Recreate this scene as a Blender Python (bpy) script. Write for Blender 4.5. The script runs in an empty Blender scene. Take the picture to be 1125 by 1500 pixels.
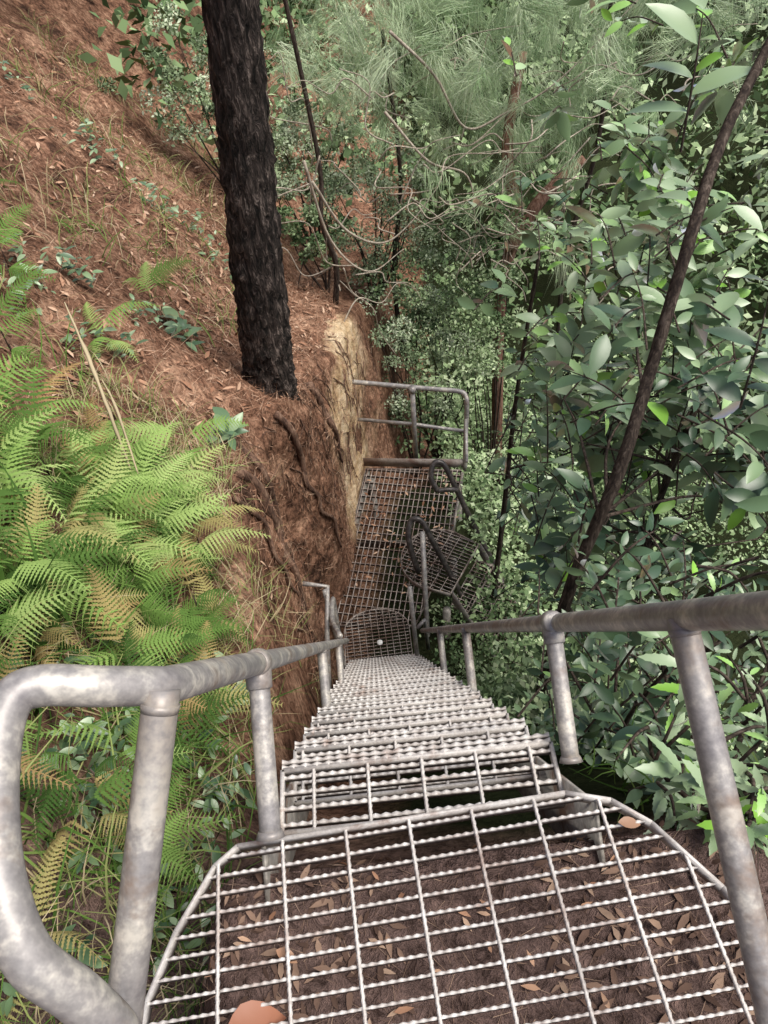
import bpy, math, numpy as np
from mathutils import Vector, Matrix
rng=np.random.default_rng(7)
sc=bpy.context.scene
sc.view_settings.view_transform='Standard'; sc.view_settings.look='None'; sc.view_settings.exposure=0

# ------------------------------------------------------------ camera
th=math.radians(49);ro=math.radians(6)
cam=bpy.data.objects.new("camera",bpy.data.cameras.new("camera")); sc.collection.objects.link(cam)
F=Vector((0,math.cos(th),-math.sin(th)));U=Vector((0,math.sin(th),math.cos(th)));R=Vector((1,0,0))
X=R*math.cos(ro)+U*(-math.sin(ro)); Y=R*math.sin(ro)+U*math.cos(ro)
cam.matrix_world=Matrix(((X.x,Y.x,-F.x,0),(X.y,Y.y,-F.y,0),(X.z,Y.z,-F.z,0),(0,0,0,1)))
cam.data.sensor_fit='VERTICAL';cam.data.sensor_height=36;cam.data.lens=26;cam.data.clip_start=.02;cam.data.clip_end=500
sc.camera=cam

# ------------------------------------------------------------ light
w=bpy.data.worlds.new("World");sc.world=w;w.use_nodes=True
nt=w.node_tree;bg=nt.nodes['Background'];sky=nt.nodes.new('ShaderNodeTexSky');sky.sky_type='NISHITA';sky.sun_disc=False
SE,SR=math.radians(64),math.radians(110)
sky.sun_elevation=SE;sky.sun_rotation=SR;sky.air_density=1.0;sky.dust_density=4.0
nt.links.new(sky.outputs[0],bg.inputs[0]);bg.inputs[1].default_value=.15
sl=bpy.data.lights.new("sun",'SUN');sl.energy=4.6;sl.angle=math.radians(34);sl.color=(1,.96,.89)
so=bpy.data.objects.new("sun",sl);sc.collection.objects.link(so)
sd=Vector((math.sin(SR)*math.cos(SE),math.cos(SR)*math.cos(SE),math.sin(SE)))
so.rotation_euler=sd.to_track_quat('Z','Y').to_euler()

# ------------------------------------------------------------ materials
def newmat(name):
    m=bpy.data.materials.new(name);m.use_nodes=True;n=m.node_tree;n.nodes.clear()
    out=n.nodes.new('ShaderNodeOutputMaterial');return m,n,out
def N(n,t,**k):
    x=n.nodes.new(t)
    for a,b in k.items():
        if a in x.inputs: x.inputs[a].default_value=b
        else: setattr(x,a,b)
    return x
def ramp(n,stops):
    r=n.nodes.new('ShaderNodeValToRGB');e=r.color_ramp.elements
    while len(e)<len(stops): e.new(.5)
    for i,(p,c) in enumerate(stops): e[i].position=p;e[i].color=(*c,1)
    return r
def leafmat(name,cols,rough=.5,trans=.3,gloss=0):
    m,n,out=newmat(name)
    a=N(n,'ShaderNodeAttribute',attribute_name='rnd')
    r=ramp(n,[(i/(len(cols)-1),c) for i,c in enumerate(cols)])
    n.links.new(a.outputs['Fac'],r.inputs[0])
    p=N(n,'ShaderNodeBsdfDiffuse');n.links.new(r.outputs[0],p.inputs[0]);o=p.outputs[0]
    if trans>0:
        t=N(n,'ShaderNodeBsdfTranslucent');n.links.new(r.outputs[0],t.inputs[0])
        mx=N(n,'ShaderNodeMixShader',Fac=trans);n.links.new(o,mx.inputs[1]);n.links.new(t.outputs[0],mx.inputs[2]);o=mx.outputs[0]
    if gloss>0:
        t=N(n,'ShaderNodeBsdfGlossy',Roughness=rough);t.inputs[0].default_value=(1,1,1,1)
        fr=N(n,'ShaderNodeFresnel',IOR=1.45);mm=N(n,'ShaderNodeMath',operation='MULTIPLY');n.links.new(fr.outputs[0],mm.inputs[0]);mm.inputs[1].default_value=gloss
        mx=N(n,'ShaderNodeMixShader');n.links.new(mm.outputs[0],mx.inputs[0]);n.links.new(o,mx.inputs[1]);n.links.new(t.outputs[0],mx.inputs[2]);o=mx.outputs[0]
    n.links.new(o,out.inputs[0]);return m
M_big=leafmat("broad_leaf",[(.04,.085,.045),(.09,.16,.08),(.19,.29,.14),(.37,.48,.30),(.24,.50,.06)],.38,.2,1.3)
M_fern=leafmat("fern",[(.06,.12,.03),(.13,.23,.055),(.24,.37,.10),(.40,.52,.19),(.36,.24,.11)],.6,.3)
M_small=leafmat("small_leaf",[(.10,.14,.075),(.20,.27,.15),(.34,.42,.26),(.50,.56,.41)],.5,.0)
M_bgl=leafmat("distant_leaf",[(.08,.13,.06),(.18,.26,.12),(.31,.41,.22),(.47,.56,.35)],.6,.0)  # muted, paled greens: distance haze is mixed into the leaf colour
M_needle=leafmat("casuarina_needle",[(.28,.41,.22),(.46,.57,.36),(.62,.71,.51)],.6,.3)  # needle colours paled to carry haze, in place of a volume
M_grass=leafmat("grass",[(.04,.08,.02),(.09,.17,.035),(.22,.26,.09),(.28,.23,.13),(.46,.38,.25)],.55,.0)
M_dry=leafmat("dry_litter",[(.11,.058,.04),(.25,.13,.082),(.42,.245,.16),(.56,.40,.29)],.65,.0)
M_litter=leafmat("ground_litter",[(.07,.045,.036),(.14,.09,.07),(.24,.16,.12),(.42,.30,.22)],.65,.0)
M_orange=leafmat("orange_leaf",[(.27,.105,.06),(.24,.14,.09),(.32,.18,.11)],.5,0,.6)

def barkmat(name,c1,c2,c3,scale,bump=.6,stretch=.18):
    m,n,out=newmat(name);tc=N(n,'ShaderNodeTexCoord');mp=N(n,'ShaderNodeMapping');mp.inputs['Scale'].default_value=(1,1,stretch)
    n.links.new(tc.outputs['Object'],mp.inputs[0])
    no=N(n,'ShaderNodeTexNoise',Scale=scale*1.5,Detail=4.0,Roughness=.7,Distortion=.8)
    n.links.new(mp.outputs[0],no.inputs['Vector'])
    r=ramp(n,[(.38,c1),(.54,c2),(.68,c3)]);n.links.new(no.outputs[0],r.inputs[0])
    p=N(n,'ShaderNodeBsdfPrincipled',Roughness=.85);p.inputs['Specular IOR Level'].default_value=.2;n.links.new(r.outputs[0],p.inputs['Base Color'])
    b=N(n,'ShaderNodeBump',Strength=bump,Distance=.03);n.links.new(no.outputs[0],b.inputs['Height']);n.links.new(b.outputs[0],p.inputs['Normal'])
    n.links.new(p.outputs[0],out.inputs[0]);return m
M_bark=barkmat("dark_furrowed_bark",(.008,.007,.006),(.05,.038,.033),(.22,.175,.15),24,1.0)
M_branch=barkmat("thin_branch_bark",(.02,.014,.012),(.06,.045,.035),(.14,.11,.09),40,.2)
M_pale=barkmat("pale_twig",(.22,.18,.14),(.40,.35,.28),(.55,.5,.42),30,.2)
M_red=barkmat("red_trunk_bark",(.14,.07,.05),(.32,.18,.13),(.45,.32,.26),20,.3)
M_root=barkmat("root_bark",(.06,.034,.025),(.17,.10,.07),(.30,.20,.14),25,.6)

def metalmat(name,cs,rust,rustamt,metal=.5,rough=.45,scale=14,wear=None,weld=False):
    m,n,out=newmat(name);tc=N(n,'ShaderNodeTexCoord')
    n1=N(n,'ShaderNodeTexNoise',Scale=float(scale),Detail=5.0,Roughness=.7);n2=N(n,'ShaderNodeTexNoise',Scale=scale*.45,Detail=5.0,Roughness=.7,Distortion=.6)
    n3=N(n,'ShaderNodeTexNoise',Scale=scale*8.,Detail=2.0)
    for q in(n1,n2,n3): n.links.new(tc.outputs['Object'],q.inputs['Vector'])
    r=ramp(n,[(.34,cs[0]),(.5,cs[1]),(.62,cs[2])]);n.links.new(n1.outputs[0],r.inputs[0])
    rr=ramp(n,[(rustamt,(0,0,0)),(rustamt+.14,(1,1,1))]);n.links.new(n2.outputs[0],rr.inputs[0])
    mx=N(n,'ShaderNodeMixRGB');n.links.new(rr.outputs[0],mx.inputs[0]);n.links.new(r.outputs[0],mx.inputs[1]);mx.inputs[2].default_value=(*rust,1)
    col=mx.outputs[0]
    if weld:
        a=N(n,'ShaderNodeAttribute',attribute_name='rnd')
        ad=N(n,'ShaderNodeMath',operation='MULTIPLY_ADD');n.links.new(n1.outputs[0],ad.inputs[0]);ad.inputs[1].default_value=1.6;n.links.new(a.outputs['Fac'],ad.inputs[2])
        mr=N(n,'ShaderNodeMapRange');mr.inputs[1].default_value=1.62;mr.inputs[2].default_value=2.05;mr.inputs[4].default_value=.6;n.links.new(ad.outputs[0],mr.inputs[0])
        mw=N(n,'ShaderNodeMixRGB');n.links.new(mr.outputs[0],mw.inputs[0]);n.links.new(col,mw.inputs[1]);mw.inputs[2].default_value=(.20,.145,.11,1);col=mw.outputs[0]
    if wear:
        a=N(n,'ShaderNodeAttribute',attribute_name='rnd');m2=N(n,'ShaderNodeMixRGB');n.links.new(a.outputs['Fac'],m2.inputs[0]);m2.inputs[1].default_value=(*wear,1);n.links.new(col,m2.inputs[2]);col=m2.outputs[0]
    m3=N(n,'ShaderNodeMixRGB',blend_type='MULTIPLY',Fac=.4);n.links.new(col,m3.inputs[1]);n.links.new(n3.outputs[0],m3.inputs[2])
    p=N(n,'ShaderNodeBsdfPrincipled',Metallic=metal,Roughness=rough);n.links.new(m3.outputs[0],p.inputs['Base Color'])
    n.links.new(p.outputs[0],out.inputs[0]);return m
M_rail=metalmat("weathered_galvanised_rail",[(.26,.245,.25),(.38,.36,.345),(.64,.60,.53)],(.27,.205,.165),.53,.2,.45,13,None,True)
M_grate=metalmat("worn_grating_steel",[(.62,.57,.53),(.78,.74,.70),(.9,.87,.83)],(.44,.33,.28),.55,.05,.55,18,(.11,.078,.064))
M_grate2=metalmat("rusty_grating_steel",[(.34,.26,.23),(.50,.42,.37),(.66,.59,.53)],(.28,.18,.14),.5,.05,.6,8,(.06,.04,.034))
M_dark=metalmat("dark_tube",[(.04,.036,.036),(.08,.07,.065),(.15,.13,.12)],(.14,.09,.065),.6,.2,.35,20)
M_string=metalmat("stringer_steel",[(.25,.24,.22),(.33,.31,.28),(.44,.41,.36)],(.18,.11,.08),.5,.2,.55,12)

# ------------------------------------------------------------ mesh helpers
class Geo:
    def __init__(s): s.V=[];s.F=[];s.A=[];s.n=0
    def add(s,V,Fs,A=None):
        V=np.asarray(V,float).reshape(-1,3)
        s.V.append(V)
        if A is None: A=np.full(len(V),.5)
        s.A.append(np.broadcast_to(np.asarray(A,float),(len(V),)))
        if not isinstance(Fs,list) or (len(Fs) and np.ndim(Fs[0])==1): Fs=[np.asarray(Fs)]
        for f in Fs: s.F.append(np.asarray(f,int)+s.n)
        s.n+=len(V)
    def inst(s,T,TF,pos,Rm,sc3,rnd):
        Nn=len(pos);k=len(T)
        sc3=np.asarray(sc3,float)
        if sc3.ndim==1: sc3=np.repeat(sc3[:,None],3,1)
        P=np.einsum('nij,nkj->nki',Rm,T[None]*sc3[:,None,:])+pos[:,None,:]
        Fc=(TF[None]+(np.arange(Nn)*k)[:,None,None]).reshape(-1,TF.shape[1])
        s.add(P.reshape(-1,3),[Fc],np.repeat(rnd,k))
    def obj(s,name,mat,parent=None,smooth=False):
        V=np.concatenate(s.V);A=np.concatenate(s.A)
        me=bpy.data.meshes.new(name);me.vertices.add(len(V));me.vertices.foreach_set('co',V.ravel())
        li=np.concatenate([f.ravel() for f in s.F]);ls=np.concatenate([np.full(len(f),f.shape[1]) for f in s.F])
        st=np.concatenate([[0],np.cumsum(ls)[:-1]])
        me.loops.add(len(li));me.loops.foreach_set('vertex_index',li)
        me.polygons.add(len(ls));me.polygons.foreach_set('loop_start',st);me.polygons.foreach_set('loop_total',ls)
        if smooth: me.polygons.foreach_set('use_smooth',np.ones(len(ls),bool))
        at=me.attributes.new('rnd','FLOAT','POINT');at.data.foreach_set('value',A)
        me.update(calc_edges=True)
        me.materials.append(mat)
        o=bpy.data.objects.new(name,me);sc.collection.objects.link(o)
        if parent: o.parent=parent
        return o
def empty(name):
    e=bpy.data.objects.new(name,None);sc.collection.objects.link(e);return e
def nrm(v): return v/np.maximum(np.linalg.norm(v,axis=-1,keepdims=True),1e-9)
def frames(d,n):
    d=nrm(d);x=nrm(np.cross(d,n));z=np.cross(x,d);return np.stack([x,d,z],axis=2)
def randdir(k): return nrm(rng.normal(size=(k,3)))
def catmull(P,sub=6):
    P=[np.array(p,float) for p in P];Q=[2*P[0]-P[1]]+P+[2*P[-1]-P[-2]];o=[]
    for i in range(1,len(Q)-2):
        for j in range(sub):
            t=j/sub;a,b,c,d=Q[i-1:i+3]
            o.append(.5*((2*b)+(-a+c)*t+(2*a-5*b+4*c-d)*t*t+(-a+3*b-3*c+d)*t**3))
    o.append(P[-1]);return np.array(o)
def tube(g,P,r,seg=10,jit=0,A=.5,cap=True):
    P=np.array(P,float);n=len(P);r=np.interp(np.linspace(0,1,n),np.linspace(0,1,len(np.atleast_1d(r))),np.atleast_1d(r))
    T=np.gradient(P,axis=0);T=nrm(T);up=np.array([0,0,1.]) if abs(T[0][2])<.9 else np.array([1.,0,0])
    x=nrm(np.cross(T[0],up));V=[]
    an=np.linspace(0,2*np.pi,seg,endpoint=False)
    for i in range(n):
        x=nrm(x-T[i]*np.dot(x,T[i]));y=np.cross(T[i],x)
        rr=r[i]*(1+jit*rng.normal(size=seg)*.5)
        V.append(P[i]+rr[:,None]*(np.cos(an)[:,None]*x+np.sin(an)[:,None]*y))
    V=np.concatenate(V);i=np.arange(n-1)[:,None]*seg;j=np.arange(seg)[None];k=(j+1)%seg
    Fq=np.stack([i+j,i+k,i+seg+k,i+seg+j],axis=2).reshape(-1,4)
    Fs=[Fq]
    if cap: Fs+= [np.arange(seg)[::-1][None],(np.arange(seg)+(n-1)*seg)[None]]
    if np.ndim(A)==1: A=np.repeat(A,seg)
    g.add(V,Fs,A)
def box(g,c,ax,ay,az,A=.5):
    c,ax,ay,az=[np.array(q,float) for q in(c,ax,ay,az)]
    V=[c+sx*ax+sy*ay+sz*az for sx in(-1,1) for sy in(-1,1) for sz in(-1,1)]
    g.add(V,[np.array([[0,1,3,2],[4,6,7,5],[0,4,5,1],[2,3,7,6],[0,2,6,4],[1,5,7,3]])],A)

# leaf templates
def leafT(st,wd,width,fold=.25,droop=.25,serr=0):
    V=[];
    for t,ww in zip(st,wd):
        h=ww*width/2;z=-droop*t*t
        V+=[(-h,t,z+fold*h),(0,t,z),(h,t,z+fold*h)]
    Fq=[]
    for i in range(len(st)-1):
        a=i*3;Fq+=[(a,a+1,a+4,a+3),(a+1,a+2,a+5,a+4)]
    return np.array(V,float),np.array(Fq)
LB,LBF=leafT([0,.12,.28,.48,.68,.86,1],[.04,.5,.9,1,.85,.45,.02],.42)
LS,LSF=leafT([0,.1,.2,.24,.36,.40,.52,.56,.68,.72,.84,.88,1],[.03,.5,.85,.7,1,.82,1,.78,.85,.62,.6,.38,.02],.32,.2,.3)
LN,LNF=leafT([0,.3,.65,1],[.05,1,.8,.02],.3,.2,.15)
LQ=np.array([(0,0,0),(-.28,.5,.06),(0,1,-.05),(.28,.5,.06)]);LQF=np.array([[0,3,2,1]])
LT=np.array([(-.5,0,0),(.5,0,0),(0,1,0)]);LTF=np.array([[0,1,2]])
def blade(bend):
    V=[];n=5
    for i in range(n):
        t=i/(n-1);a=bend*t;h=.5*(1-t**1.6)+.03
        y=(1-math.cos(a))/bend;z=math.sin(a)/bend
        V+=[(-h,y,z),(h,y,z)]
    return np.array(V,float),np.array([[2*i,2*i+1,2*i+3,2*i+2] for i in range(n-1)])

# ------------------------------------------------------------ terrain
_k=[(rng.uniform(0,2*np.pi),rng.uniform(0,2*np.pi)) for _ in range(30)]
def fbm(x,y,base=1.0,octs=5,per=5):
    o=0;amp=1;fr=base;i=0
    for a in range(octs):
        for b in range(per):
            an,ph=_k[(i)%30];i+=1
            o=o+amp*np.sin(fr*(1+.13*b)*(x*math.cos(an)+y*math.sin(an))+ph+1.3*np.sin(fr*.6*(x*math.sin(an)-y*math.cos(an))+ph*2))/per
        amp*=.5;fr*=2.05
    return o
def terr(x,y):
    x=np.asarray(x,float);y=np.asarray(y,float)
    nz=fbm(x,y,1.2)
    e=np.interp(y,[-5,0,1,2,3.3,3.8,4.2,4.6,5.5,6.4,7.8,10,14],[-.75,-.60,-.60,-.68,-.92,-.90,-.64,-.58,-.48,-.30,-.05,.2,.6])+.03*fbm(x*0,y,4,3)
    wd=np.interp(y,[0,1.5,3,3.5,4.1,5,6.0,8],[.25,.3,.24,.32,.20,.24,.32,.7])
    q=-x-.75
    hill=-2.0-.35*np.clip(y,-3,12)+np.where(q>0,1.05*np.clip(q,0,10),.45*q)+.2*nz+.09*fbm(x,y,5,4)*np.clip(y-1,0,1)
    gl=np.interp(y,[-5,.42,.55,3.0,3.6,5.9,7,9,14,20],[-1.475,-1.475,-2.05,-6.25,-6.5,-6.6,-7.6,-8.8,-10,-10])
    gl=gl-1.1*np.clip(x-.75,0,3)+.3*np.clip(x-5,0,30)+np.where(y>.5,.12,.0)*nz
    gl=gl+.006*fbm(x,y,14,3)
    t=np.clip((x-e)/wd,0,1);s=t*t*(3-2*t)
    h=hill*(1-s)+gl*s
    r=np.hypot(x,y);far=-10+.5*(r-15)+1.2*fbm(x,y,.25,3)
    return np.where(r>12,np.maximum(h,far),h),s,e,wd
def warp(a,b,n,c,k):
    u=np.linspace(math.asinh((a-c)/k),math.asinh((b-c)/k),n);return c+k*np.sinh(u)
xs=warp(-60,70,400,-.55,1.1);ys=warp(-20,90,420,3.8,2.6)
GX,GY=np.meshgrid(xs,ys);H,S,E,WD=terr(GX,GY)
g=Geo();V=np.stack([GX,GY,H],2).reshape(-1,3)
nx,ny=len(xs),len(ys);i=np.arange(ny-1)[:,None]*nx;j=np.arange(nx-1)[None]
Fq=np.stack([i+j,i+j+1,i+nx+j+1,i+nx+j],2).reshape(-1,4)
y_=V[:,1];x_=V[:,0]
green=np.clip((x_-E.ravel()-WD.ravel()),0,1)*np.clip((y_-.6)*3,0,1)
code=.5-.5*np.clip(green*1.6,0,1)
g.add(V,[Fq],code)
def groundmat():
    m,n,out=newmat("forest_soil");tc=N(n,'ShaderNodeTexCoord')
    a=N(n,'ShaderNodeAttribute',attribute_name='rnd')
    n1=N(n,'ShaderNodeTexNoise',Scale=3.0,Detail=6.0,Roughness=.75)
    n3=N(n,'ShaderNodeTexNoise',Scale=24.0,Detail=5.0,Roughness=.85,Distortion=.6);n.links.new(tc.outputs['Object'],n3.inputs['Vector'])
    n.links.new(tc.outputs['Object'],n1.inputs['Vector'])
    r1=ramp(n,[(.36,(.085,.05,.037)),(.5,(.27,.145,.095)),(.64,(.52,.32,.215))]);n.links.new(n1.outputs[0],r1.inputs[0])
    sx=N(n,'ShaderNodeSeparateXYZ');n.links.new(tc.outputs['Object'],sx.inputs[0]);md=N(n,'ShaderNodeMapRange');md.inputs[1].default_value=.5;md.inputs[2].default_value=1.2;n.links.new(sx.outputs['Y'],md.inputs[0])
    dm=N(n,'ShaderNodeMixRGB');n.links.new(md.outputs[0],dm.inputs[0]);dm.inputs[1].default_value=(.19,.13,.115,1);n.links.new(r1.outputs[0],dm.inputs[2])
    r2=ramp(n,[(.36,(.3,.29,.28)),(.52,(.9,.9,.9)),(.68,(1.4,1.37,1.33))]);n.links.new(n3.outputs[0],r2.inputs[0])
    mu=N(n,'ShaderNodeMixRGB',blend_type='MULTIPLY',Fac=1.0);n.links.new(dm.outputs[0],mu.inputs[1]);n.links.new(r2.outputs[0],mu.inputs[2])
    rk=ramp(n,[(.34,(.30,.18,.10)),(.46,(.66,.47,.27)),(.6,(.86,.70,.48))]);n.links.new(n1.outputs[0],rk.inputs[0])
    mr2=N(n,'ShaderNodeMixRGB',blend_type='MULTIPLY',Fac=.4);n.links.new(rk.outputs[0],mr2.inputs[1]);n.links.new(r2.outputs[0],mr2.inputs[2])
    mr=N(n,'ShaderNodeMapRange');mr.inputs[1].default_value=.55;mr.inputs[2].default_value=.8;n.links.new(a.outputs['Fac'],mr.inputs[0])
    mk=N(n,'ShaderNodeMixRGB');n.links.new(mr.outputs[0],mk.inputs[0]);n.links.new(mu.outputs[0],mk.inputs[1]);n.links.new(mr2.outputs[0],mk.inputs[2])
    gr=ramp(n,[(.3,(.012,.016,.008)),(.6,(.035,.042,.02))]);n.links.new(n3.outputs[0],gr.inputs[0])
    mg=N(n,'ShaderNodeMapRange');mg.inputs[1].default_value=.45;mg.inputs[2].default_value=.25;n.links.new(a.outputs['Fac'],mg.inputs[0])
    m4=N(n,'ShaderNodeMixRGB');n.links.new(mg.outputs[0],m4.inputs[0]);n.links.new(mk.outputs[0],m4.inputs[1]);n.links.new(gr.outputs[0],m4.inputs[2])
    p=N(n,'ShaderNodeBsdfDiffuse');n.links.new(m4.outputs[0],p.inputs[0])
    b=N(n,'ShaderNodeBump',Strength=.8,Distance=.05);n.links.new(n3.outputs[0],b.inputs['Height']);n.links.new(b.outputs[0],p.inputs['Normal'])
    n.links.new(p.outputs[0],out.inputs[0]);return m
M_ground=groundmat()
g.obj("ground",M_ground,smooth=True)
# eroded cut bank (soil above, sandstone showing through) as its own dense sheet
def n3d(x,y,z,f):
    return (fbm(x*f+z*f*.7,y*f-z*f*.4,1,4)+fbm(z*f*1.1+5,y*f*.8+x*f,1,4))*.5
ny_,nv_=230,150;YY=np.linspace(2.5,7.3,ny_);BV=np.zeros((ny_,nv_,3));tt=np.linspace(-.45,1.3,500)
for a_,yv in enumerate(YY):
    _,_,e_,w_=terr(0.,yv);e_=float(e_);w_=float(w_);xv=e_+w_*tt;hv=terr(xv,np.full(500,yv))[0]
    L=np.concatenate([[0],np.cumsum(np.hypot(np.diff(xv),np.diff(hv)))]);q=np.linspace(0,L[-1],nv_)
    BV[a_,:,0]=np.interp(q,L,xv);BV[a_,:,1]=yv;BV[a_,:,2]=np.interp(q,L,hv)
uu=np.linspace(0,1,nv_)[None,:];vv=np.linspace(0,1,ny_)[:,None]
fade=np.clip(np.minimum(uu,1-uu)*9,0,1)*np.clip(np.minimum(vv,1-vv)*12,0,1)
bx,by,bz=BV[...,0],BV[...,1],BV[...,2]
dsp=.055+.10*n3d(bx*0,by,bz,2.2)+.05*np.abs(n3d(bx*0+3,by,bz*1.6,6))+.018*n3d(bx*0,by,bz,17)
dsp=dsp*fade-.03*(1-fade)
BV[...,0]+=dsp*.95;BV[...,2]+=dsp*.35;BV[...,1]+=.04*n3d(bx,by+9,bz,5)*fade
rk_=np.clip((by-4.6)/.6,0,1)*np.clip((7.0-by)/.5,0,1)*np.clip((bz+6.3)/.5,0,1)*np.clip((-4.25-bz)/.25,0,1)
rk_=np.clip(rk_*(.85+1.5*n3d(bx*0+2,by,bz,1.6)),0,1)
i=np.arange(ny_-1)[:,None]*nv_;j=np.arange(nv_-1)[None]
g=Geo();g.add(BV.reshape(-1,3),[np.stack([i+j,i+nv_+j,i+nv_+j+1,i+j+1],2).reshape(-1,4)],(.5+.5*rk_).reshape(-1))
g.obj("cut_bank",M_ground,smooth=True)

# ------------------------------------------------------------ grating
def clipline(poly,p,d):
    lo,hi=-1e9,1e9;n=len(poly);c=np.mean(poly,axis=0)
    for i in range(n):
        a=poly[i];b=poly[(i+1)%n];nn=np.array([b[1]-a[1],a[0]-b[0]])
        if np.dot(nn,c-a)>0: nn=-nn
        den=np.dot(nn,d);num=np.dot(nn,a-p)
        if abs(den)<1e-9:
            if num<0: return None
        elif den>0: hi=min(hi,num/den)
        else: lo=max(lo,num/den)
    return (lo,hi) if hi-lo>.01 else None
def serrbar(g,a,b,thick,depth,tooth,pitch):
    a=np.array(a,float);b=np.array(b,float);L=np.linalg.norm(b-a);d=(b-a)/L;side=np.array([-d[1],d[0],0])
    n=max(2,int(L/pitch)*2+1);t=np.linspace(0,L,n);V=[];A=[]
    for i,tt in enumerate(t):
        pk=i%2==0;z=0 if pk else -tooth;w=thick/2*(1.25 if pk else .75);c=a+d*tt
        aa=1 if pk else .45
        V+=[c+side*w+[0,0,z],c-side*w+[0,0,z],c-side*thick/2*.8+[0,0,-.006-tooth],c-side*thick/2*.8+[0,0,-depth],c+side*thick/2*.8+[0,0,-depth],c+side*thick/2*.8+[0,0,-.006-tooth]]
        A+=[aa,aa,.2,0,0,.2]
    i=np.arange(n-1)[:,None]*6;j=np.arange(6)[None];k=(j+1)%6
    g.add(V,[np.stack([i+j,i+6+j,i+6+k,i+k],2).reshape(-1,4)],A)
def twist(g,a,b,r,pitch):
    a=np.array(a,float);b=np.array(b,float);L=np.linalg.norm(b-a);d=(b-a)/L;side=np.array([-d[1],d[0],0]);up=np.array([0,0,1.])
    n=max(3,int(L/pitch*6));V=[]
    for i in range(n):
        t=L*i/(n-1);an=2*np.pi*t/pitch/2
        for q in range(4):
            aa=an+q*np.pi/2;V.append(a+d*t+r*(math.cos(aa)*side+math.sin(aa)*up))
    i=np.arange(n-1)[:,None]*4;j=np.arange(4)[None];k=(j+1)%4
    g.add(V,[np.stack([i+j,i+4+j,i+4+k,i+k],2).reshape(-1,4)],.8)
def grating(g,poly,z,yaw,sx,sy,thick=.0045,depth=.025,tooth=.003,pitch=.02,band=.03,rodr=.0042,off=(0,0),bandA=.6,bt=.003):
    poly=np.array(poly,float);ex=np.array([math.cos(yaw),math.sin(yaw)]);ey=np.array([-ex[1],ex[0]])
    px=poly@ex;py=poly@ey
    for v in np.arange(py.min()+sy*.5+off[1],py.max(),sy):
        c=clipline(poly,ey*v,ex)
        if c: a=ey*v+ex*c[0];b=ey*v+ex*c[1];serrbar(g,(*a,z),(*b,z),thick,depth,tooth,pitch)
    for u in np.arange(px.min()+sx*.5+off[0],px.max(),sx):
        c=clipline(poly,ex*u,ey)
        if c: a=ex*u+ey*c[0];b=ex*u+ey*c[1];twist(g,(*a,z-.001),(*b,z-.001),rodr,.025)
    n=len(poly)
    for i in range(n):
        a=poly[i];b=poly[(i+1)%n];d=b-a;L=np.linalg.norm(d);d/=L;c=(a+b)/2
        box(g,(c[0],c[1],z-band/2+.003),(d[0]*L/2,d[1]*L/2,0),(-d[1]*bt,d[0]*bt,0),(0,0,band/2),bandA)

YL=math.radians(3.5)
landing=empty("metal_landing")
top=[(-.47,-.35),(.62,-.35),(.62,.0),(.57,.17),(.505,.30),(.42,.415),(.36,.462),(.28,.484),(-.33,.45),(-.37,.42),(-.43,.32),(-.468,.22),(-.475,.1)]
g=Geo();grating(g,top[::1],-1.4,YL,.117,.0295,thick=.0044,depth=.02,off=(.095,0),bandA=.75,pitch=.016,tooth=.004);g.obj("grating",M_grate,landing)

stairs=empty("metal_staircase")
NS=19
gs=Geo();gr=Geo()
for k in range(NS):
    z=-1.60-.2290*k;yc=.56+.1452*k;xc=.015-.0083*k
    dep=.105
    P=[(xc-.30,yc-.03),(xc+.30,yc-.026),(xc+.30,yc+dep),(xc-.30,yc+dep)]
    off=(.02 if k%2 else .07)
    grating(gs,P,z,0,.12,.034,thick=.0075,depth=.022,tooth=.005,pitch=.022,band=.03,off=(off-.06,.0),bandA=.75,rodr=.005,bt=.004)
    for q in (0,.012):
        serrbar(gs,(xc-.3,yc+dep+.006+q,z+.004),(xc+.3,yc+dep+.006+q,z+.004),.008,.03,.006,.025)
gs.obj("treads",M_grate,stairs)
for s_ in(-1,1):
    a=np.array([.015+s_*.309+.008,.40,-1.45]);b=np.array([-.145+s_*.309,3.24,-5.93])
    d=nrm(b-a);pp=nrm(np.cross([1,0,0],d))
    box(gr,(a+b)/2,(b-a)/2,(.004,0,0),pp*.075)
gr.obj("stringers",M_string,stairs)

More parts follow.
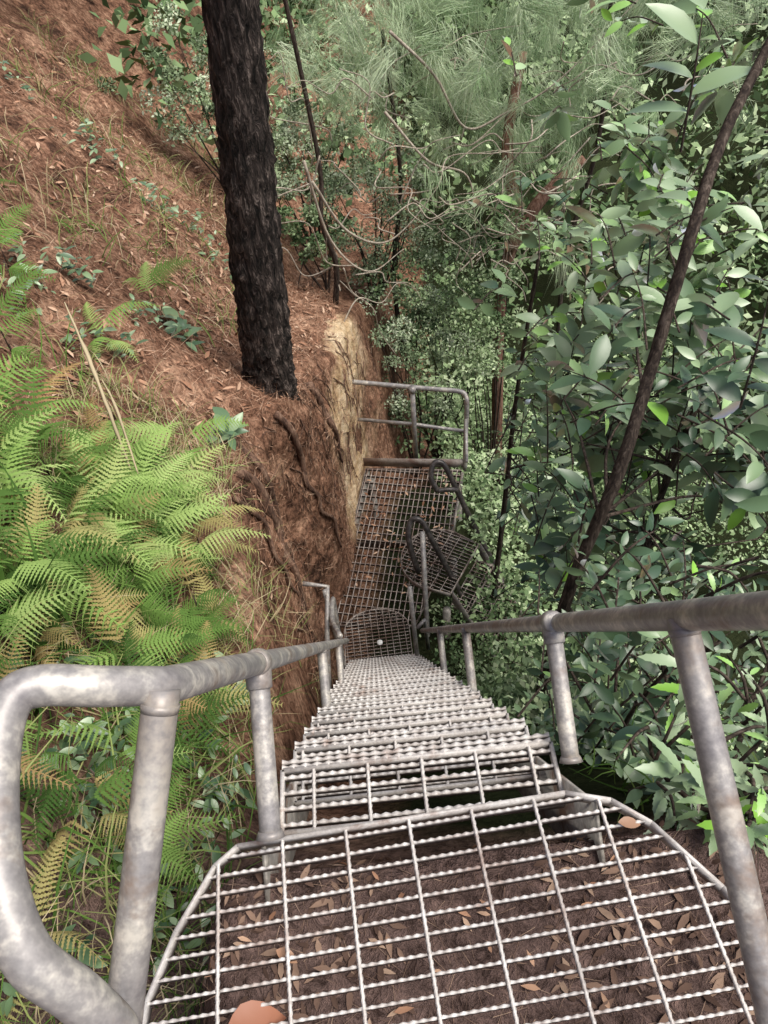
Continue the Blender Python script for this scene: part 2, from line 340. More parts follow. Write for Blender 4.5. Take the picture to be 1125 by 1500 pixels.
g=Geo()
sdv=nrm(np.array([-.0285,.527,-.850]));pv=nrm(np.array([0,-.85,-.527]))
RR=.0205
PL=catmull([(-.275,.06,-.86),(-.285,.10,-.79),(-.305,.125,-.735),(-.335,.15,-.69),(-.357,.20,-.66),(-.372,.26,-.645),(-.378,.32,-.632),(-.372,.358,-.626),(-.35,.373,-.633),(-.30,.378,-.655),(-.250,.395,-.697)],8)
tail=np.array([[-.250,.395,-.697]]+[np.array([-.2555,.69,-1.17])+sdv*s for s in np.linspace(-.32,4.25,26)])
tube(g,np.concatenate([PL[:-1],tail]),RR,20)
tr=np.array([np.array([.385,.35,-.60])+sdv*s for s in np.linspace(-.75,5.75,40)])
tube(g,tr,RR,20)
def post(g,top,ln,r=.019,side=0,collar=False,down=0):
    top=np.array(top,float);d=nrm(pv+np.array([side,0,down]));ts=np.array([0,.03,.06,.10,.16,.28,.8,.9,1])*ln
    tube(g,[top+d*q for q in ts],r,16,A=np.array([1,1,1,.95,.8,.5,.5,.8,1]))
    tube(g,[top+d*RR*.75,top+d*(RR+.004)],[r*1.10,r*1.01],16,A=1)
    tube(g,[top+d*(ln-.012),top+d*ln],[r*1.1,r*1.35],16,A=1)
    if collar:
        c=sdv*.026;tube(g,[top-c,top-c*.8,top-c*.3,top+c*.3,top+c*.8,top+c],[RR*1.02,RR*1.18,RR*1.27,RR*1.27,RR*1.18,RR*1.02],18,A=.7)
        tube(g,[top,top+d*.044,top+d*.047],[RR*1.2,RR*1.15,RR*1.0],16,A=.8)
post(g,(-.249,.385,-.685),.60,side=-.22,down=-.12)
post(g,(-.2555,.69,-1.17),.30,side=-.0,collar=True)
post(g,(.372,.50,-.845),.62,side=.06)
post(g,(.345,.865,-1.425),.30,side=.0,collar=True)
for s_ in (1.6,2.9):
    post(g,np.array([-.2555,.69,-1.17])+sdv*s_,.34)
    post(g,np.array([.345,.865,-1.425])+sdv*s_,.33)
tube(g,catmull([(-.38,2.66,-4.28),(-.46,3.0,-4.60),(-.47,3.33,-4.80),(-.475,3.30,-5.1),(-.49,3.22,-5.85)],6),.019,14)
tube(g,[(.14,3.35,-4.78),(.145,3.22,-5.2),(.16,3.10,-5.83)],.019,14)
tube(g,[(-.66,3.26,-4.46),(-.48,3.24,-4.50),(-.52,3.0,-4.75),(-.54,2.42,-4.95)],.019,12)
tube(g,[(-.5,3.2,-4.5),(-.5,3.25,-5.2),(-.5,3.3,-5.85)],.017,12)
tube(g,[(.18,3.42,-5.5),(.25,3.46,-5.45),(.27,3.44,-5.9)],.018,12)
g.obj("handrail",M_rail,empty("stair_handrail"),smooth=True)

# lower landing + platform
low=empty("lower_platform")
g=Geo()
xc=-.18;arc=[(xc+.30*math.cos(a),3.66+.22*math.sin(a)) for a in np.linspace(0,math.pi,11)]
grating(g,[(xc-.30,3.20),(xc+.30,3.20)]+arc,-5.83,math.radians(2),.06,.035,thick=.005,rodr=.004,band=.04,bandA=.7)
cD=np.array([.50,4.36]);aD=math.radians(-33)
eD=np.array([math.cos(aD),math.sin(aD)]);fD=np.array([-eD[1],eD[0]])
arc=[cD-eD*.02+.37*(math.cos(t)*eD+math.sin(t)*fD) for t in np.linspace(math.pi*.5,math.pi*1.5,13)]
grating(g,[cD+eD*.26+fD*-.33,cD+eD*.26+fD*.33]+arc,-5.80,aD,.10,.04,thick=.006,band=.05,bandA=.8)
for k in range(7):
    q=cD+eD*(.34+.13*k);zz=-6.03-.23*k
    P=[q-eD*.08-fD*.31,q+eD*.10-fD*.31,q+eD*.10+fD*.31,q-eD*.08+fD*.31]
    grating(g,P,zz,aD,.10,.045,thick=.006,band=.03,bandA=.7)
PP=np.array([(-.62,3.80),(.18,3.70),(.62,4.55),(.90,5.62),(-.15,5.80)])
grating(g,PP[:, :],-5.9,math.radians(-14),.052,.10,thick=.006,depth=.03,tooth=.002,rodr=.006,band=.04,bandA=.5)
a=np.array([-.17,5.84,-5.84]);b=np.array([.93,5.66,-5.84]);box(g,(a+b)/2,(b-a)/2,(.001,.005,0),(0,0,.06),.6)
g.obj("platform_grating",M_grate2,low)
g=Geo()
for s_ in(-1,1):
    a=np.array([*(cD+eD*.28+fD*.32*s_),-5.85]);b=a+np.array([eD[0]*.9,eD[1]*.9,-1.6]);box(g,(a+b)/2,(b-a)/2,(fD[0]*.004,fD[1]*.004,0),(0,0,.09))
for a,b in [((-.6,3.82,-6.0),(-.13,5.8,-6.0)),((.62,4.6,-6.0),(.9,5.62,-6.0)),((-.35,4.8,-6.0),(.75,4.7,-6.0))]:
    a=np.array(a);b=np.array(b);box(g,(a+b)/2,(b-a)/2,(.02,0,0),(0,0,.06))
for p in [(-.1,5.7),(.86,5.55),(.5,3.9),(.65,4.5)]: tube(g,[(*p,-6),(*p,-9)],.04,10)
g.obj("platform_frame",M_string,low)
g=Geo()
def rail(P,r=.021,s=6): tube(g,catmull(P,s),r,14)
rail([(-.3,6.15,-4.93),(-.10,6.1,-4.93),(.55,5.90,-4.93),(.88,5.80,-4.93),(.95,5.76,-4.97),(.955,5.70,-5.06),(.945,5.68,-5.5),(.94,5.66,-5.95)],.025)
tube(g,[(-.3,6.12,-5.42),(.4,5.92,-5.42),(.95,5.72,-5.42)],.020,12)
tube(g,[(.42,5.90,-4.93),(.42,5.86,-5.95)],.026,14)
tube(g,[(.42,5.90,-4.96),(.42,5.90,-4.90)],[.038,.038],14)
tube(g,[(.95,5.72,-5.2),(.88,5.2,-5.35)],.018,12)
g.obj("guard_rail",M_rail,low,smooth=True)
g=Geo()
rail([(.54,4.86,-5.36),(.49,4.93,-5.24),(.53,5.02,-5.14),(.62,5.01,-5.15),(.70,4.93,-5.32),(.90,4.74,-5.84),(1.13,4.55,-6.38),(1.2,4.45,-6.6)],.028)
rail([(.54,4.86,-5.36),(.66,4.86,-5.36),(.74,4.88,-5.40)],.024)
rail([(.26,4.10,-5.62),(.20,4.26,-5.33),(.24,4.38,-5.20),(.34,4.36,-5.21),(.44,4.26,-5.45),(.76,4.02,-6.28),(.85,3.95,-6.5)],.028)
g.obj("ladder_handrail",M_dark,low,smooth=True)
g=Geo();tube(g,[(.33,4.28,-5.25),(.31,4.02,-5.55),(.28,3.60,-5.95)],.024,12)
tube(g,[(1.0,4.62,-6.3),(1.15,4.56,-6.32)],.018,10);g.obj("ladder_post",M_rail,low,smooth=True)
g=Geo();tube(g,[(-.16,3.50,-5.815),(-.16,3.50,-5.80)],.026,16)
M_w=leafmat("white_marker",[(.8,.8,.78),(.8,.8,.78)],.5,0);g.obj("marker_disc",M_w,low)

# ------------------------------------------------------------ big tree
tree=empty("she_oak_tree");g=Geo()
base=np.array([-.75,4.44,-3.55])
P=catmull([(-.80,4.42,-4.0),(-.76,4.44,-3.55),(-.70,4.46,-3.0),(-.60,4.45,-2.0),(-.49,4.44,-1.0),(-.42,4.42,0),(-.3,4.5,2.5)],20)
tube(g,P,[.24,.205,.180,.165,.15,.14,.135,.12,.10],44,jit=.13)
for an in (2.0,2.9,3.8,4.5):
    d=np.array([math.cos(an),math.sin(an),0]);e=base+d*.4;e[2]=terr(e[0],e[1])[0]-.03
    tube(g,catmull([base+[0,0,.15]+d*.08,base+d*.22+[0,0,-.05],e],6),[.06,.045,.015],10,jit=.1)
g.obj("trunk",M_bark,tree,smooth=True)
g=Geo()
for p1,p2,p3 in [((-.5,4.5,-.3),(.3,6,-.6),(1.6,8.2,-1.6)),((-.45,4.5,.2),(1.0,6.3,-.4),(2.6,8.0,-1.6)),((-.4,4.5,.4),(.2,7.5,-.2),(.6,9.6,-1.9))]:
    tube(g,catmull([p1,p2,p3],10),[.04,.025,.008],8)
g.obj("boughs",M_branch,tree,smooth=True)

def tufts(name,centers,n,ln,wd,mat,spread,parent=None,down=.9):
    g=Geo();C=np.repeat(centers,n,0);k=len(C)
    base_d=np.repeat(nrm(rng.normal(size=(len(centers),3))*.75+[.1,-.1,-down]),n,0)
    d=nrm(base_d+rng.normal(size=(k,3))*spread)
    pos=C+rng.normal(size=(k,3))*.05
    L=ln*rng.uniform(.5,1.2,k)
    Rm=frames(d,randdir(k))
    g.inst(LT,LTF,pos,Rm,np.stack([np.full(k,wd),L,L],1),np.clip(np.repeat(rng.uniform(0,1,len(centers)),n)+rng.normal(size=k)*.15,0,1))
    return g.obj(name,mat,parent)
cs=[]
for c,s_,n_ in [((.9,8.4,-2.4),(.7,.7,.5),110),((2.4,8.4,-2.4),(.7,.8,.6),120),((.2,9.8,-2.7),(.6,1,.45),50),((1.7,8.8,-3.3),(.7,.6,.4),80),((3.6,8.6,-2.2),(.6,.8,.5),50)]:
    cs.append(np.array(c)+rng.normal(size=(n_,3))*np.array(s_))
cs=np.concatenate(cs)
tufts("needle_foliage",cs,62,.36,.0065,M_needle,.27,tree)

# ------------------------------------------------------------ foliage clumps
def clumps(name,mat,centers,rad,nleaf,leaf,parent=None,T=(LQ,LQF),up=.6):
    g=Geo();C=np.repeat(centers,nleaf,0);k=len(C);rr=np.repeat(rad,nleaf)
    d=randdir(k);d[:,2]=np.where(d[:,2]<-.3,-d[:,2],d[:,2])
    rad_=rr*rng.uniform(.45,1.05,k)
    pos=C+d*rad_[:,None]*[1,1,.75]
    ax=nrm(d*.7+randdir(k));nn=nrm(randdir(k)*.8+[0,0,up]+d*.4)
    cr=np.repeat(rng.uniform(.0,.9,len(centers)),nleaf)
    g.inst(T[0],T[1],pos,frames(ax,nn),leaf*rng.uniform(.5,1.3,k),np.clip(cr+rng.normal(size=k)*.22,0,1))
    return g.obj(name,mat,parent)
def onterr(x,y,dz): return np.stack([x,y,terr(x,y)[0]+dz],1)
k=420;x=rng.uniform(-8,16,k);y=rng.uniform(10,28,k);c=onterr(x,y,rng.uniform(-.2,2.0,k));clumps("background_foliage",M_bgl,c,rng.uniform(.6,1.3,k),95,.22)
k=200;x=rng.uniform(.3,6,k);y=rng.uniform(6.6,12,k);c=onterr(x,y,rng.uniform(.1,2.6,k));clumps("gully_undergrowth",M_bgl,c,rng.uniform(.25,.6,k),140,.08)
k=220;x=.95+rng.uniform(0,1,k)**1.5*3;y=rng.uniform(1.6,7.2,k);c=onterr(x,y,rng.uniform(.0,1.0,k));clumps("gully_undergrowth",M_bgl,c,rng.uniform(.2,.42,k),85,.07)
k=60;x=rng.uniform(.35,1.1,k);y=rng.uniform(1.4,4.0,k);c=onterr(x,y,rng.uniform(.0,.35,k));clumps("gully_undergrowth",M_bgl,c,rng.uniform(.12,.25,k),80,.05)
def shrub(name,mat,c0,sz,n,nl,leaf,stem=M_branch,T=(LQ,LQF)):
    e=empty(name);c0=np.array(c0,float);cen=c0+rng.normal(size=(n,3))*np.array(sz)*.5
    clumps("leaves",mat,cen,rng.uniform(.12,.28,n)*max(sz)/1.0,nl,leaf,e,T)
    g=Geo();b=c0.copy();b[2]=terr(c0[0],c0[1])[0]-.05
    for i in range(0,n,3):
        q=cen[i];m=(b+q)/2+rng.normal(size=3)*.12;tube(g,catmull([b,m,q],5),[.018,.010,.003],6)
    g.obj("stems",stem,e,smooth=True)
shrub("grey_green_shrub",M_small,(.15,8.7,-4.4),(1.1,.8,1.0),42,210,.042)
shrub("grey_green_shrub",M_small,(-.55,9.6,-3.8),(.9,.8,.9),34,210,.048)
shrub("grey_green_shrub",M_small,(.95,8.6,-5.4),(.9,.8,1.0),38,210,.045)
shrub("grey_green_shrub",M_small,(.55,7.6,-6.1),(.6,.6,.8),24,210,.040)
shrub("bright_shrub",M_bgl,(1.7,7.9,-5.4),(1,.8,1.2),36,210,.052)
shrub("hillside_shrub",M_small,(-1.5,9.6,-3.1),(.9,.8,.7),30,200,.05)
shrub("hillside_shrub",M_bgl,(-.40,7.9,-4.2),(.35,.4,.45),14,200,.046)

def twigs(name,mat,paths,r):
    g=Geo()
    for P in paths: tube(g,catmull(P,7),r,7)
    g.obj(name,mat,smooth=True)
twigs("slim_red_tree",M_red,[[(1.9,8.3,-9),(1.8,8.3,-5.6),(1.95,8.3,-4.6),(1.8,8.4,-3.7),(1.95,8.6,-2.8)],[(1.88,8.3,-4.9),(2.2,8.3,-4.3),(2.7,8.4,-3.9)]],[.09,.08,.07,.05])
twigs("slim_dark_tree",M_branch,[[(-.3,7.4,-4.8),(-.24,7.4,-4.3),(-.33,7.4,-3.8),(-.28,7.5,-3.2),(-.42,7.6,-1.5)],[(.5,8.6,-6.5),(.45,8.6,-5.2),(.6,8.6,-4.0),(.5,8.7,-2.5)],[(2.6,8,-7),(2.5,8,-5),(2.7,8,-3.5),(2.6,8,-2)]],[.035,.028,.02])
br=[]
for _ in range(90):
    a=np.array([rng.uniform(-.4,3.0),rng.uniform(6.6,8.4),rng.uniform(-4.8,-2.5)])
    d=nrm(np.array([rng.normal(),rng.normal()*.3,rng.normal()*.6]));L=rng.uniform(.4,1.4);w_=nrm(rng.normal(size=3))*L*.16
    br.append([a,a+d*L*.25+w_,a+d*L*.5-w_*.3,a+d*L*.75+w_*.6+[0,0,-.05],a+d*L+[0,0,-rng.uniform(0,.35)]])
twigs("bare_branches",M_pale,br,[.008,.006,.003])
br=[[(-.35,7.0,-3.2),(-.1,7.1,-3.75),(.25,7.1,-3.95),(.55,7.2,-3.85),(.9,7.3,-3.5)],[(-.4,7.0,-3.0),(-.25,7.0,-3.8),(.1,7.0,-4.2),(.5,7.2,-4.1)],[(.5,7.6,-2.2),(.9,7.6,-2.6),(1.2,7.6,-3.1),(1.6,7.6,-3.0),(2.1,7.6,-2.75),(2.8,7.6,-2.1)],[(.4,7.4,-2.8),(.8,7.4,-3.3),(1.2,7.4,-3.5),(1.3,7.4,-4.1)]]
twigs("bare_branches",M_pale,br,[.015,.011,.004])

# ------------------------------------------------------------ right broad-leaf tree
def leafy(name,mat,trunk,tr_r,ctrs,leafn,leaf,T=(LB,LBF),ln=.45,keep=None,bark=M_branch,hue=(.05,.7)):
    e=empty(name);g=Geo();gl=Geo();trunkP=catmull(trunk,8);tube(g,trunkP,tr_r,12,jit=.08)
    pos=[];dd=[];nn=[];rn=[];sz_=[]
    for (c,s_,n_) in ctrs:
        for _ in range(n_):
            tip=np.array(c)+rng.normal(size=3)*np.array(s_)
            if keep is not None and not keep(tip): continue
            j=np.argmin(np.linalg.norm(trunkP-tip-[0,0,-.3],axis=1));root=trunkP[j]
            dv=nrm(nrm(tip-root)+rng.normal(size=3)*.5+[0,0,.15]);st=tip-dv*ln
            q=catmull([st,st+dv*ln*.5+[0,0,.03],tip+[0,0,-.03]],5)
            tube(g,q,[.005,.004,.002],5,cap=False)
            if rng.random()<.3 and np.linalg.norm(root-st)<1.1: tube(g,catmull([root,(root+st)/2+rng.normal(size=3)*.05+[0,0,.04],st],5),[.009,.006,.004],6,cap=False)
            cr=rng.uniform(*hue);sz=rng.uniform(.5,1.4)
            for i in range(leafn):
                if rng.random()<.15: continue
                t=(i+.6)/leafn;p=st+(tip-st)*t
                sidev=nrm(np.cross(dv,[0,0,1]))*(1 if i%2 else -1)
                d=nrm(dv*.6+sidev*.9*(1-t*.6)+rng.normal(size=3)*.35+[0,0,-.15])
                pos.append(p);dd.append(d);sz_.append(sz);nn.append(nrm(np.array([0,-.1,1.])+rng.normal(size=3)*.5));rn.append(cr+rng.normal()*.15+(.5 if rng.random()<.03 else 0))
    k=len(pos);gl.inst(T[0],T[1],np.array(pos),frames(np.array(dd),np.array(nn)),leaf*rng.uniform(.6,1.25,k)*np.array(sz_),np.clip(rn,0,1))
    g.obj("branches",bark,e,smooth=True);gl.obj("leaves",mat,e,smooth=False)
kp=lambda p: p[0]>.112*p[1]-.130*p[2]+.12 and np.linalg.norm(p)>1.7
leafy("broad_leaf_tree",M_big,[(.75,1.95,-5.0),(.80,1.93,-3.6),(.84,1.96,-2.93),(.97,2.03,-2.24),(1.08,2.2,-1.85),(1.18,2.36,-1.4),(1.30,2.55,-1.15),(1.5,2.75,-.85),(1.8,3.0,-.2)],[.036,.030,.026,.022,.018,.015],
 [((1.75,3.6,-2.0),(.35,.5,.45),42),((1.6,3.2,-2.6),(.35,.5,.45),48),((1.15,3.4,-3.1),(.2,.5,.4),32),((1.35,5.0,-3.0),(.4,.5,.5),30),((2.0,5.0,-2.4),(.5,.6,.5),34)],
 9,.165,keep=kp,hue=(.35,.88))
leafy("broad_leaf_tree",M_big,[(1.3,2.1,-5.5),(1.35,2.2,-4),(1.4,2.4,-3),(1.5,2.5,-2.2)],[.025,.02,.014],
 [((1.55,2.6,-2.3),(.3,.4,.35),42),((1.2,2.5,-3.2),(.3,.4,.5),50),((1.6,1.8,-2.6),(.3,.3,.4),28)],
 9,.13,keep=kp,hue=(.0,.5))  # lower leaves take darker tones, with deep shade put into their colour
leafy("broad_leaf_sapling",M_big,[(1.0,4.2,-7),(1.05,4.2,-5),(1.1,4.3,-3.8),(1.2,4.4,-2.6)],[.03,.02,.012],
 [((1.2,4.5,-4.2),(.25,.4,.6),50),((1.15,3.0,-4.2),(.2,.4,.4),42)],9,.115,keep=kp,hue=(.0,.65))
leafy("understorey_shrub",M_big,[(.9,1.2,-3.6),(.85,1.2,-2.8),(.9,1.15,-2.2)],[.015,.01,.006],
 [((.95,1.3,-2.4),(.25,.3,.3),40),((.75,1.0,-2.0),(.18,.25,.15),20),((.8,1.6,-3.0),(.2,.3,.3),32)],10,.075,keep=lambda p:p[0]>.5,ln=.3,hue=(.0,.45))
leafy("serrated_leaf_plant",M_big,[(.75,.55,-2.4),(.72,.55,-1.9),(.70,.5,-1.55)],[.008,.006,.004],
 [((.72,.62,-1.62),(.13,.14,.10),32),((.58,.43,-1.36),(.07,.05,.04),14),((.95,.75,-1.7),(.12,.2,.1),18)],9,.062,T=(LS,LSF),keep=lambda p:p[0]>.43 and p[2]<-1.28,ln=.18,hue=(.35,.8))

# ------------------------------------------------------------ ferns
def frond_template(n=17):
    V=[];Fq=[]
    def rz(t): return .34*math.sin(t*1.9)-.36*t*t
    for i in range(n):
        t=.16+.83*(i/(n-1))**.9;pl=.33*(1-((t-.16)/.86))**.75*(1 if i>0 else .9)+.02
        for sgn in(-1,1):
            b=np.array([0,t,rz(t)]);d=nrm(np.array([sgn*1.0,.42,-.18+rng.normal()*.08]));sv=nrm(np.array([-d[1]*sgn,abs(d[0]),0]));
            m=max(3,int(10*pl/.33));k0=len(V)
            W=.026*(pl/.33)**.5
            for j in range(2*m+1):
                u=j/(2*m);env=(1-u**1.5)*W;tooth=1 if j%2 else .38
                c=b+d*pl*u+np.array([0,0,-.22*u*u*pl])
                ww=env*tooth+.0008
                V+=[c-sv*ww+d*ww*.3+np.array([0,0,.15*ww]),c+sv*ww+d*ww*.3+np.array([0,0,.15*ww])]
            for j in range(2*m):
                a=k0+2*j;Fq.append([a,a+1,a+3,a+2])
    for i in range(8):
        t0,t1=i/8,(i+1)/8;k0=len(V);V+=[np.array([-.006,t0,rz(t0)]),np.array([.006,t0,rz(t0)]),np.array([.004,t1,rz(t1)]),np.array([-.004,t1,rz(t1)])];Fq.append([k0,k0+1,k0+2,k0+3])
    return np.array(V),np.array(Fq)
FTs=[frond_template(),frond_template(14),frond_template(19)]
def ferns(name,spots,fr,size,hue=(.2,.75),dead=.1):
    g=Geo();B=[[] for _ in FTs];gs=Geo()
    for (x,y) in spots:
        z=float(terr(x,y)[0]);a0=rng.uniform(0,6.28);h=rng.uniform(.04,.32);hc=rng.uniform(*hue)
        for i in range(fr):
            a=a0+i*2*np.pi/fr+rng.normal()*.4;el=rng.uniform(-.15,.5)
            d=np.array([math.cos(a)*math.cos(el),math.sin(a)*math.cos(el),math.sin(el)])+np.array([.3,-.2,0])
            p=np.array([x,y,z+h+rng.uniform(-.06,.1)])
            B[rng.integers(len(FTs))].append((p,d,[rng.normal()*.4,rng.normal()*.4,1],[size*rng.uniform(.75,1.15),size*rng.uniform(.6,1.25),size*rng.uniform(.6,1.4)],np.clip(hc+rng.normal()*.12,0,.8) if rng.random()>dead else rng.uniform(.88,1)))
        tube(gs,[(x,y,z-.03),(x+.01,y,z+h)],.003,5)
    for (T,TF),L in zip(FTs,B):
        if L: g.inst(T,TF,np.array([q[0] for q in L]),frames(np.array([q[1] for q in L]),np.array([q[2] for q in L],float)),np.array([q[3] for q in L]),np.array([q[4] for q in L]))
    e=empty(name);g.obj("fronds",M_fern,e);gs.obj("stalks",M_branch,e)
sp=[(rng.uniform(-1.75,-.95),rng.uniform(1.6,2.5)) for _ in range(38)]
ferns("bracken_fern",sp,4,.34,(.1,.8))
sp=[(rng.uniform(-1.3,-.85),rng.uniform(1.9,2.8)) for _ in range(16)]
ferns("bracken_fern",sp,4,.32,(.2,.8))
sp=[(rng.uniform(-1.35,-.78),rng.uniform(1.2,2.3)) for _ in range(28)]
ferns("bracken_fern",sp,4,.28,(.0,.5),.3)
sp=[(rng.uniform(-2.2,-1.4),rng.uniform(2.9,4.0)) for _ in range(7)]
ferns("bracken_fern",sp,3,.28,(.0,.4))
ferns("bracken_fern",[(-2.9,5.2),(-3.0,5.6),(-2.8,4.7),(-1.5,3.7),(-1.45,4.6),(-3.3,6.8),(-2.5,4.2)],4,.32,(.2,.7))
sp=[(rng.uniform(-1.2,-.68),rng.uniform(.4,1.8)) for _ in range(24)]
ferns("bracken_fern",sp,4,.23,(.0,.45),.3)

# ------------------------------------------------------------ grass & litter
def grass(name,n,xr,yr,ln,wd,bend,hue,mask=None,dz=0,lay=1.0):
    T,TF=blade(bend);x=rng.uniform(*xr,n);y=rng.uniform(*yr,n)
    if mask is not None: k=mask(x,y);x=x[k];y=y[k]
    n=len(x);p=onterr(x,y,dz);a=rng.uniform(0,6.28,n)
    d=np.stack([np.cos(a),np.sin(a),np.zeros(n)],1);up=nrm(np.stack([rng.normal(size=n)*.45*lay,rng.normal(size=n)*.45*lay,np.ones(n)],1))
    L=ln*rng.uniform(.4,1.2,n);g=Geo();g.inst(T,TF,p,frames(d,up),np.stack([np.full(n,wd)*rng.uniform(.6,1.3,n),L,L],1),np.clip(rng.uniform(hue[0],hue[1],n),0,1));g.obj(name,M_grass)
grass("grass",2700,(-1.6,-.42),(-.2,1.6),.34,.0045,1.9,(.0,1),lambda x,y:(x<-.55))
grass("grass",420,(-1.5,-.5),(-.1,1.4),.5,.009,1.7,(.0,.6),lambda x,y:(x<-.6))
grass("dry_grass",2200,(-1.5,-.6),(1.4,3.4),.28,.005,1.9,(.35,1))
grass("hillside_grass",4800,(-5,-1.0),(3.0,11),.45,.007,2.3,(.1,1),lambda x,y:fbm(x,y,1.5,3)>.0)
grass("gully_grass",700,(.65,1.5),(.2,3),.3,.007,1.7,(.0,.5))
T,TF=blade(.8);n=30;p=np.array([-1.16,1.42,-2.05])+rng.normal(size=(n,3))*[.05,.06,.03];a=rng.uniform(0,6.28,n)
g=Geo();L=rng.uniform(.35,.6,n);g.inst(T,TF,p,frames(np.stack([np.cos(a),np.sin(a),0*a],1),np.array([[0,0.2,1.]])+rng.normal(size=(n,3))*.2),np.stack([np.full(n,.024),L,L],1),rng.uniform(0,.2,n));g.obj("strap_leaf_plant",M_grass)
g=Geo();tube(g,catmull([(-1.04,2.25,-2.2),(-1.07,2.37,-1.92),(-1.13,2.54,-1.77),(-1.2,2.71,-1.62)],6),[.004,.007,.008,.002],6,jit=.5,A=.95)
tube(g,catmull([(-1.0,2.2,-2.2),(-1.05,2.4,-1.95),(-1.09,2.48,-1.85)],6),[.003,.006,.002],6,jit=.5,A=.95);g.obj("dry_seed_stalk",M_grass)

def litter(name,n,x,y,ln,wd,mat,T=(LT,LTF),dz=.006,tilt=.25,hue=(0,1)):
    h=.02;z=terr(x,y)[0];gx=(terr(x+h,y)[0]-z)/h;gy=(terr(x,y+h)[0]-z)/h
    nn=nrm(np.stack([-gx,-gy,np.ones_like(gx)],1));k=len(x)
    d=rng.normal(size=(k,3));d=nrm(d-nn*np.sum(d*nn,1,keepdims=True)+nn*rng.normal(size=(k,1))*tilt)
    g=Geo();L=ln*rng.uniform(.5,1.2,k);g.inst(T[0],T[1],np.stack([x,y,z],1)+nn*dz,frames(d,nn+rng.normal(size=(k,3))*.15),np.stack([L if wd is None else np.full(k,wd),L,L],1),rng.uniform(*hue,k));return g.obj(name,mat)
n=34000;litter("pine_needle_litter",n,-.3-rng.exponential(1.4,n),rng.uniform(2.6,10,n),.16,.0035,M_dry,tilt=.45)
n=2600;litter("fallen_leaves",n,-.3-rng.exponential(1.6,n),rng.uniform(2.6,10,n),.085,None,M_dry,(LN,LNF),.012,.35,(.3,1))
# needles and leaf scraps caught on the bank face
n=9000;ii=rng.integers(8,ny_-8,n);jj=rng.integers(5,nv_-5,n);g=Geo();p=BV[ii,jj]+[.012,0,.006];d=randdir(n)*[.35,1,1];L=.13*rng.uniform(.4,1.2,n)
g.inst(LT,LTF,p,frames(d,np.array([[1.,0,.5]])+randdir(n)*.2),np.stack([np.full(n,.0035),L,L],1),rng.uniform(0,1,n));g.obj("pine_needle_litter",M_dry)
n=900;litter("pine_needle_litter",n,rng.uniform(-.5,.66,n),rng.uniform(-.1,.47,n),.06,.0011,M_litter,dz=.003,tilt=.05,hue=(.2,1))
n=700;litter("fallen_leaves",n,np.concatenate([rng.uniform(-.48,-.05,350),rng.uniform(.2,.62,350)]),rng.uniform(-.1,.46,n),.035,None,M_litter,(LN,LNF),.006,.25,(.0,.95))
n=60;litter("fallen_leaves",n,rng.uniform(-.48,.62,n),rng.uniform(-.1,.46,n),.03,None,M_dry,(LN,LNF),.012,.2,(.4,1))
g=Geo();g.inst(LB,LBF,np.array([[-.33,.175,-1.392],[-.26,.28,-1.42],[.36,.42,-1.395]]),frames(np.array([[1,.15,.05],[.8,-.4,0],[1,-.1,0.]]),np.array([[0,.1,1.],[.1,.2,1],[.3,0,1]])),np.array([[.13,.085,.17],[.05,.04,.05],[.05,.042,.05]]),np.array([.1,.9,.6]));g.obj("brown_fallen_leaf",M_orange)
n=90;px_=rng.uniform(-.3,.7,n);py_=rng.uniform(4.0,5.6,n);px_+=(py_-4.8)*.25;g=Geo();g.inst(LN,LNF,np.stack([px_,py_,np.full(n,-5.89)],1),frames(randdir(n)*[1,1,.1],np.array([[0,0,1.]])+randdir(n)*.2),.07*rng.uniform(.5,1.2,n),rng.uniform(.2,1,n));g.obj("fallen_leaves",M_dry)

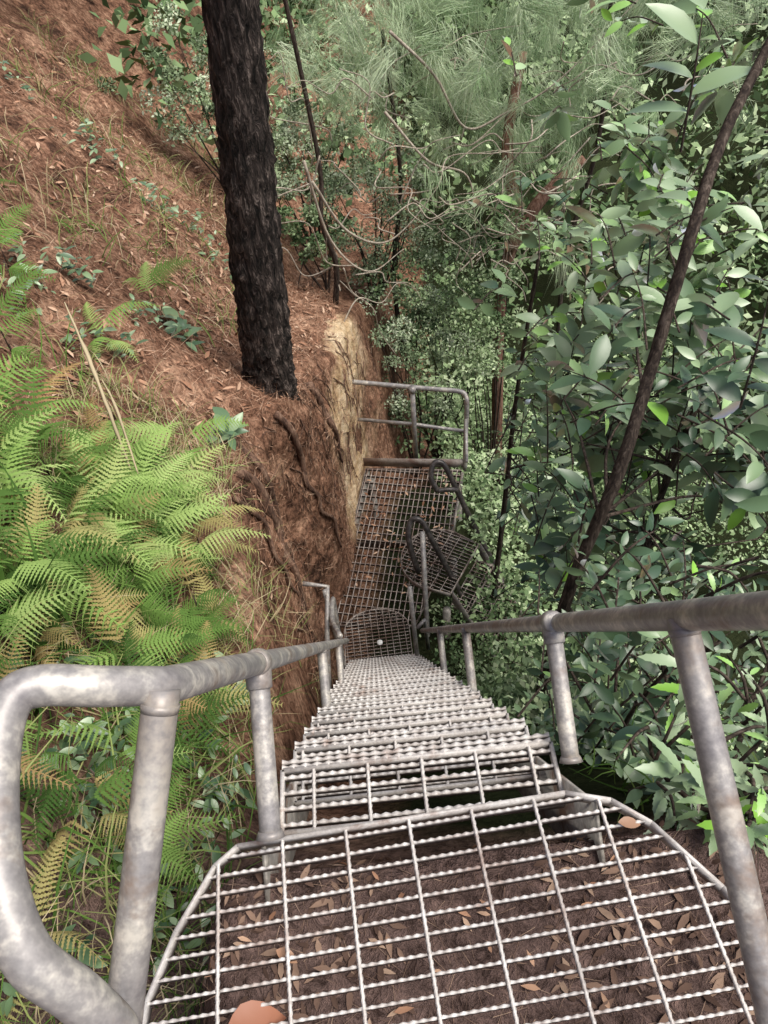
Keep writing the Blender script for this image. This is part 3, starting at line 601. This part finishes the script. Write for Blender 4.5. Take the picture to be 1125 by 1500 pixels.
def lowplants(name,spots,leaf,n,mat=M_small,T=(LB,LBF),h=.1,hue=(.2,1)):
    g=Geo();P=[];D=[];Nn=[]
    for x,y in spots:
        z=float(terr(x,y)[0])
        for i in range(n):
            a=rng.uniform(0,6.28);P.append([x+rng.normal()*.04,y+rng.normal()*.04,z+rng.uniform(.02,h)]);D.append([math.cos(a),math.sin(a),rng.normal()*.3+.2]);Nn.append([rng.normal()*.3,rng.normal()*.3,1])
    k=len(P);g.inst(T[0],T[1],np.array(P),frames(np.array(D),np.array(Nn)),leaf*rng.uniform(.5,1.3,k),rng.uniform(*hue,k));g.obj(name,mat)
lowplants("low_leafy_plants",[(rng.uniform(-1.4,-.6),rng.uniform(.0,1.5)) for _ in range(110)],.055,9,M_big,h=.16,hue=(0,.7))
q=rng.uniform([-3.6,3.0],[-.9,8.5],(400,2));q=q[fbm(q[:,0]+3,q[:,1],1.8,3)>.25][:60]
lowplants("low_leafy_plants",[tuple(v) for v in q],.07,14,M_big,h=.22,hue=(.1,.8))
lowplants("low_leafy_plants",[(-.90,3.35),(-.93,3.5),(-1.3,4.6),(-1.25,4.4)],.14,12,M_big,h=.2,hue=(.1,.6))
lowplants("low_leafy_plants",[(rng.uniform(.7,1.3),rng.uniform(.3,1.9)) for _ in range(60)],.07,10,M_big,h=.3,hue=(.1,.7))

g=Geo()
for y0,k_ in [(3.1,12),(3.45,8),(4.1,10),(4.9,7),(2.85,9)]:
    i0=int((y0-2.5)/4.8*(ny_-1));path=[]
    for q in range(k_): path.append(BV[int(np.clip(i0+rng.normal()*1.5+q*.6,0,ny_-1)),int(8+q*9)]+[.02,0,.01])
    r_=rng.uniform(.014,.034);tube(g,catmull(path,5),[r_,r_*.8,r_*.4],9,jit=.15)
for _ in range(120):
    i0=rng.integers(5,ny_-12);j0=rng.integers(5,80);path=[]
    for q in range(4): path.append(BV[int(np.clip(i0+rng.normal()*3,0,ny_-1)),j0+q*rng.integers(5,12)]+[.012,0,.01])
    r_=rng.uniform(.003,.008);tube(g,catmull(path,4),[r_,r_*.7,r_*.3],5,cap=False)
g.obj("exposed_roots",M_root,smooth=True)
